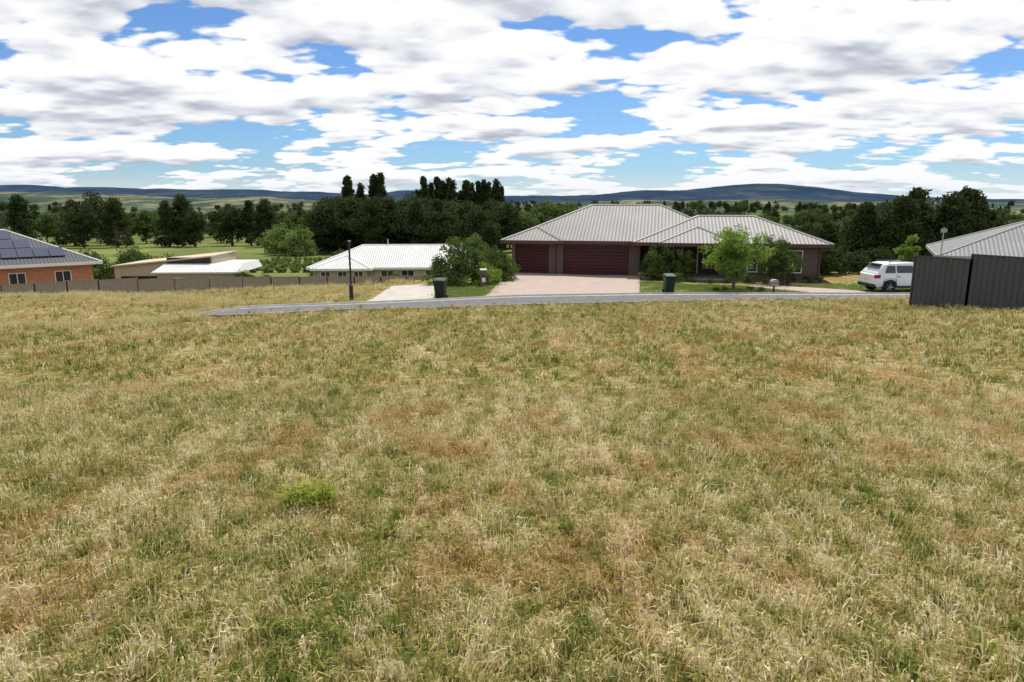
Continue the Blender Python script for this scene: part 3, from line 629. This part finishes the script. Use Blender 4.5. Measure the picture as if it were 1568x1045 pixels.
# ------------------------------------------------------------ post, letterboxes
e=empty('street_light_post',(-8.1,34.2,Hf(-8.1,34.2)))
p=MB(); p.tube((0,0,-.2),(0,0,.75),.1,.1,0,12); p.tube((0,0,.75),(0,0,2.75),.05,.045,0,12); p.tube((0,0,.75),(0,0,.8),.12,.07,0,12); p.box(-.07,.07,-.07,.07,2.75,2.95); p.tube((0,0,2.95),(0,0,3.0),.12,.04,0,12); p.obj('pole',black,e)
def letterbox(x,y,m,w_=.35,h_=1.0):
    e=empty('letterbox',(x,y,Hf(x,y)),math.radians(8)); p=MB(); p.box(-w_/2,w_/2,-w_/2,w_/2,-.1,h_,0); p.box(-w_/2-.04,w_/2+.04,-w_/2-.04,w_/2+.04,h_,h_+.07,1); p.box(-w_*.3,w_*.3,-w_/2-.012,-w_/2,h_*.65,h_*.72,2); p.box(-w_*.3,w_*.3,-w_/2-.012,-w_/2,h_*.3,h_*.55,1); p.obj('pillar',[m,white,black],e,uv=True)
letterbox(-1.75,41.6,brickD)
e=empty('letterbox',(14.6,37.9,Hf(14.6,37.9))); p=MB(); p.box(-.04,.04,-.04,.04,-.1,.45,1); p.box(-.17,.17,-.2,.2,.45,.68,0); p.add([(-.19,-.22,.68),(.19,-.22,.68),(.19,.22,.68),(-.19,.22,.68),(-.1,-.22,.78),(.1,-.22,.78),(.1,.22,.78),(-.1,.22,.78)],BF,0); p.box(-.12,.12,-.212,-.2,.58,.61,1); p.obj('box_on_post',[capG,black],e)
e=empty('sign_post',(27.5,44.0,Hf(27.5,44))); p=MB(); p.tube((0,0,-.2),(0,0,3.5),.035,.035,0,8); p.box(-.2,.2,-.03,-.01,3.15,3.4); p.obj('pole_and_plate',capG,e)
# ------------------------------------------------------------ car
carw=newmat('white_car_paint'); cw=carw[0]; cw.node_tree.nodes['Principled BSDF'].inputs['Base Color'].default_value=(.75,.76,.77,1); cw.node_tree.nodes['Principled BSDF'].inputs['Roughness'].default_value=.25; cw.node_tree.nodes['Principled BSDF'].inputs['Coat Weight'].default_value=.6
red=mat('tail_light_red',(.35,.01,.01),.2,.05,spec=.6); plast=mat('black_plastic',(.03,.03,.032),.6,.1); alloy=mat('alloy_wheel',(.45,.46,.48),.35,.05,metal=.8)
e=empty('parked_car',(20.1,38.6,Hf(22,38.6)+.03),math.radians(4))
def loft(secs,m,name,closed=True):
    V=[];k=len(secs[0][1])
    for x_,ring in secs:
        for y_,z_ in ring: V.append((x_,y_,z_))
    F=[(j*k+i,j*k+(i+1)%k,(j+1)*k+(i+1)%k,(j+1)*k+i) for j in range(len(secs)-1) for i in range(k)]
    F+=[tuple(range(k))[::-1],tuple(range((len(secs)-1)*k,len(secs)*k))]
    o=mesh_obj(name,V,F,m,e,smooth=True); 
    b=o.modifiers.new('b','BEVEL'); b.width=.035; b.segments=2; b.limit_method='ANGLE'; b.angle_limit=.6
    wn=o.modifiers.new('w','WEIGHTED_NORMAL'); return o
def ring(w_,zb,zt,tuck=.06): return [(-w_+.05,zb),(-w_,zb+.15),(-w_-.02,(zb+zt)/2),(-w_+tuck,zt),(w_-tuck,zt),(w_+.02,(zb+zt)/2),(w_,zb+.15),(w_-.05,zb)]
body=[(0,ring(.78,.48,1.0)),(.08,ring(.86,.36,1.06)),(.42,ring(.9,.34,1.08)),(.46,ring(.9,.66,1.08)),(1.16,ring(.91,.66,1.08)),(1.2,ring(.91,.30,1.08)),(3.2,ring(.91,.30,1.05)),(3.24,ring(.91,.66,1.05)),(3.94,ring(.9,.66,1.0)),(3.98,ring(.89,.34,.99)),(4.5,ring(.82,.36,.9)),(4.68,ring(.7,.42,.78))]
loft(body,cw,'body')
def ring2(w0,w1,z0,z1): return [(-w0,z0),(-w1,z1-.06),(-w1+.1,z1),(w1-.1,z1),(w1,z1-.06),(w0,z0)]
cab=[(.1,ring2(.83,.8,1.04,1.1)),(.48,ring2(.85,.66,1.05,1.60)),(.85,ring2(.86,.68,1.05,1.67)),(2.2,ring2(.86,.70,1.04,1.69)),(2.8,ring2(.85,.68,1.03,1.60)),(3.65,ring2(.82,.78,1.0,1.06))]
loft(cab,cw,'cabin')
gl=MB()
def ysl(z,w0=.86,w1=.70,z0=1.05,z1=1.62): return w0+(w1-w0)*(z-z0)/(z1-z0)+.012
for sgn in (-1,1):
    for (xa,xb,xc,xd) in ((.5,1.12,1.12,.68),(1.2,2.12,2.12,1.2),(2.2,3.25,2.76,2.2)):
        zb,zt=1.13,1.52
        P_=[(xa,sgn*ysl(zb),zb),(xb,sgn*ysl(zb),zb),(xc,sgn*ysl(zt),zt),(xd,sgn*ysl(zt),zt)]
        gl.add(P_,[(0,1,2,3) if sgn<0 else (3,2,1,0)])
gl.add([(.175,-.68,1.18),(.175,.68,1.18),(.405,.58,1.53),(.405,-.58,1.53)],[(3,2,1,0)])
gl.add([(3.56,-.68,1.12),(3.56,.68,1.12),(2.90,.6,1.58),(2.90,-.6,1.58)],[(0,1,2,3)])
gl.obj('windows',glass,e)
w_=MB();rm=MB();ac=MB()
for x_ in (.81,3.59):
    for sg in (-1,1):
        w_.tube((x_,sg*.70,.34),(x_,sg*.92,.34),.345,.345,0,24); rm.tube((x_,sg*.915,.34),(x_,sg*.93,.34),.22,.2,0,20)
        for k in range(5):
            a=k*1.2566; rm.tube((x_,sg*.94,.34),(x_+.2*math.cos(a),sg*.94,.34+.2*math.sin(a)),.025,.02,1,5)
        pts_=[(x_+.4*math.cos(a),sg*.925,.34+.4*math.sin(a)) for a in np.linspace(0,math.pi,12)]
        for q0,q1 in zip(pts_[:-1],pts_[1:]): ac.tube(q0,q1,.03,.03,0,6)
    ac.box(x_-.4,x_+.4,-.7,.7,.3,.68)
w_.obj('tyres',rub,e); rm.obj('wheel_rims',[plast,alloy],e)
ac.box(1.25,3.15,-.935,-.90,.30,.42);ac.box(1.25,3.15,.90,.935,.30,.42); ac.box(-.05,.12,-.8,.8,.34,.5); ac.box(4.6,4.72,-.6,.6,.36,.6)
for sg in (-1,1):
    ac.tube((.8,sg*.62,1.75),(2.4,sg*.62,1.75),.02,.02,0,6); ac.tube((.85,sg*.62,1.66),(.85,sg*.62,1.75),.02,.02);ac.tube((2.35,sg*.62,1.66),(2.35,sg*.62,1.75),.02,.02)
    ac.box(2.85,3.02,sg*1.0-.08,sg*1.0+.08,1.08,1.22)
ac.box(.28,.5,-.56,.56,1.58,1.61)
ac.obj('trim_and_rails',plast,e)
tl=MB()
for sg in (-1,1): tl.box(-.012,.26,sg*.79-.09,sg*.79+.1,.84,1.03)
tl.obj('tail_lights',red,e,bevel=.01)
pt=MB(); pt.box(-.02,.02,-.2,.2,.68,.8); pt.obj('number_plate',mat('plate',(.6,.55,.2),.5),e)
sm_=MB()
for x_ in (1.17,2.16): 
    for sg in (-1,1): sm_.box(x_-.004,x_+.004,sg*.915-.008,sg*.915+.008,.5,1.04); sm_.box(x_+.05,x_+.2,sg*.925-.012,sg*.925+.012,.92,.95)
sm_.obj('door_seams_and_handles',plast,e)
# ------------------------------------------------------------ world: sky + cumulus field
EL=math.radians(60); AZ=math.radians(22)
W=bpy.data.worlds.new('World'); S.world=W; W.use_nodes=True; nt=W.node_tree; nt.nodes.clear(); L=nt.links.new
sky=N(nt,'ShaderNodeTexSky',sky_type='NISHITA'); sky.sun_disc=False; sky.sun_elevation=EL; sky.sun_rotation=AZ; sky.air_density=1.0; sky.dust_density=.3; sky.ozone_density=2.5
def M(op,a,b=None,c=None,clamp=False):
    m=N(nt,'ShaderNodeMath',operation=op); m.use_clamp=clamp
    for i,v in enumerate((a,b,c)):
        if v is None: continue
        if isinstance(v,(int,float)): m.inputs[i].default_value=v
        else: L(v,m.inputs[i])
    return m.outputs[0]
def MR(v,a,b,c=0,d=1):
    r=N(nt,'ShaderNodeMapRange',interpolation_type='SMOOTHSTEP'); L(v,r.inputs[0])
    for i,q in zip((1,2,3,4),(a,b,c,d)): r.inputs[i].default_value=q
    return r.outputs[0]
def MX(f,a,b):
    m=N(nt,'ShaderNodeMix',data_type='RGBA')
    for i,v in zip((0,6,7),(f,a,b)):
        if isinstance(v,(int,float)): m.inputs[i].default_value=v
        elif isinstance(v,tuple): m.inputs[i].default_value=(*v,1)
        else: L(v,m.inputs[i])
    return m.outputs[2]
tc=N(nt,'ShaderNodeTexCoord'); sp=N(nt,'ShaderNodeSeparateXYZ'); L(tc.outputs['Generated'],sp.inputs[0])
zc=M('ADD',M('MAXIMUM',sp.outputs[2],0.0),.17)
ux=M('DIVIDE',sp.outputs[0],zc); uy=M('DIVIDE',sp.outputs[1],zc)
tint=N(nt,'ShaderNodeMix',data_type='RGBA',blend_type='MULTIPLY'); tint.inputs[0].default_value=1; L(sky.outputs[0],tint.inputs[6]); tint.inputs[7].default_value=(.60,.84,1.15,1)
def cn(h_,det,sc=2.0,rg=.5,puff=False):
    cb=N(nt,'ShaderNodeCombineXYZ'); L(M('MULTIPLY',ux,h_*.85),cb.inputs[0]); L(M('MULTIPLY',uy,h_*1.1),cb.inputs[1]); cb.inputs[2].default_value=2.3
    n=N(nt,'ShaderNodeTexNoise'); n.inputs['Scale'].default_value=sc; n.inputs['Detail'].default_value=det; n.inputs['Roughness'].default_value=rg; n.inputs['Lacunarity'].default_value=2.1; n.inputs['Distortion'].default_value=.1; L(cb.outputs[0],n.inputs['Vector']); o=n.outputs['Fac']
    if puff:
        for s_,w_ in ((5.5,.15),(13,.075)):
            v=N(nt,'ShaderNodeTexVoronoi'); v.voronoi_dimensions='2D'; v.inputs['Scale'].default_value=s_; L(cb.outputs[0],v.inputs['Vector'])
            o=M('ADD',o,M('MULTIPLY',M('SUBTRACT',.42,v.outputs['Distance']),w_))
    return o
f0=cn(1,6,puff=True); fs=cn(1,2); fu=cn(.955,2); ff=cn(.985,6,puff=True)
al=MR(f0,.42,.475)
sh=M('ADD',M('MULTIPLY',M('SUBTRACT',fs,fu),3.2),M('MULTIPLY',M('SUBTRACT',f0,ff),2.6))
dn=MR(f0,.50,.68,0,.42)
lum=M('SUBTRACT',M('ADD',sh,.88),dn,clamp=True)
lc=ramp(nt,[(0,(.45,.48,.56)),(.3,(.60,.63,.71)),(.58,(.86,.88,.92)),(.78,(1,1,1))]); L(lum,lc.inputs[0])
vs=N(nt,'ShaderNodeVectorMath',operation='SCALE'); L(lc.outputs[0],vs.inputs[0]); vs.inputs['Scale'].default_value=10.0
col=MX(al,tint.outputs[2],vs.outputs[0])
hz=MR(sp.outputs[2],.0,.05,.6,0)
col=MX(hz,col,(8.0,8.7,9.5))
bg=N(nt,'ShaderNodeBackground'); L(col,bg.inputs[0]); bg.inputs[1].default_value=.1
wo=N(nt,'ShaderNodeOutputWorld'); L(bg.outputs[0],wo.inputs[0])
# sun
sd=bpy.data.lights.new('sun','SUN'); sd.energy=5.0; sd.angle=math.radians(.5); sd.color=(1,.955,.88)
so_=bpy.data.objects.new('sun',sd); link(so_); so_.rotation_euler=Vector((math.sin(AZ)*math.cos(EL),math.cos(AZ)*math.cos(EL),math.sin(EL))).to_track_quat('Z','Y').to_euler()
# camera
cd=bpy.data.cameras.new('camera'); cd.lens=24; cd.sensor_width=36; cd.clip_start=.05; cd.clip_end=30000
co=bpy.data.objects.new('camera',cd); link(co); co.location=(0,0,1.65); co.rotation_euler=(math.radians(78.5),0,0); S.camera=co
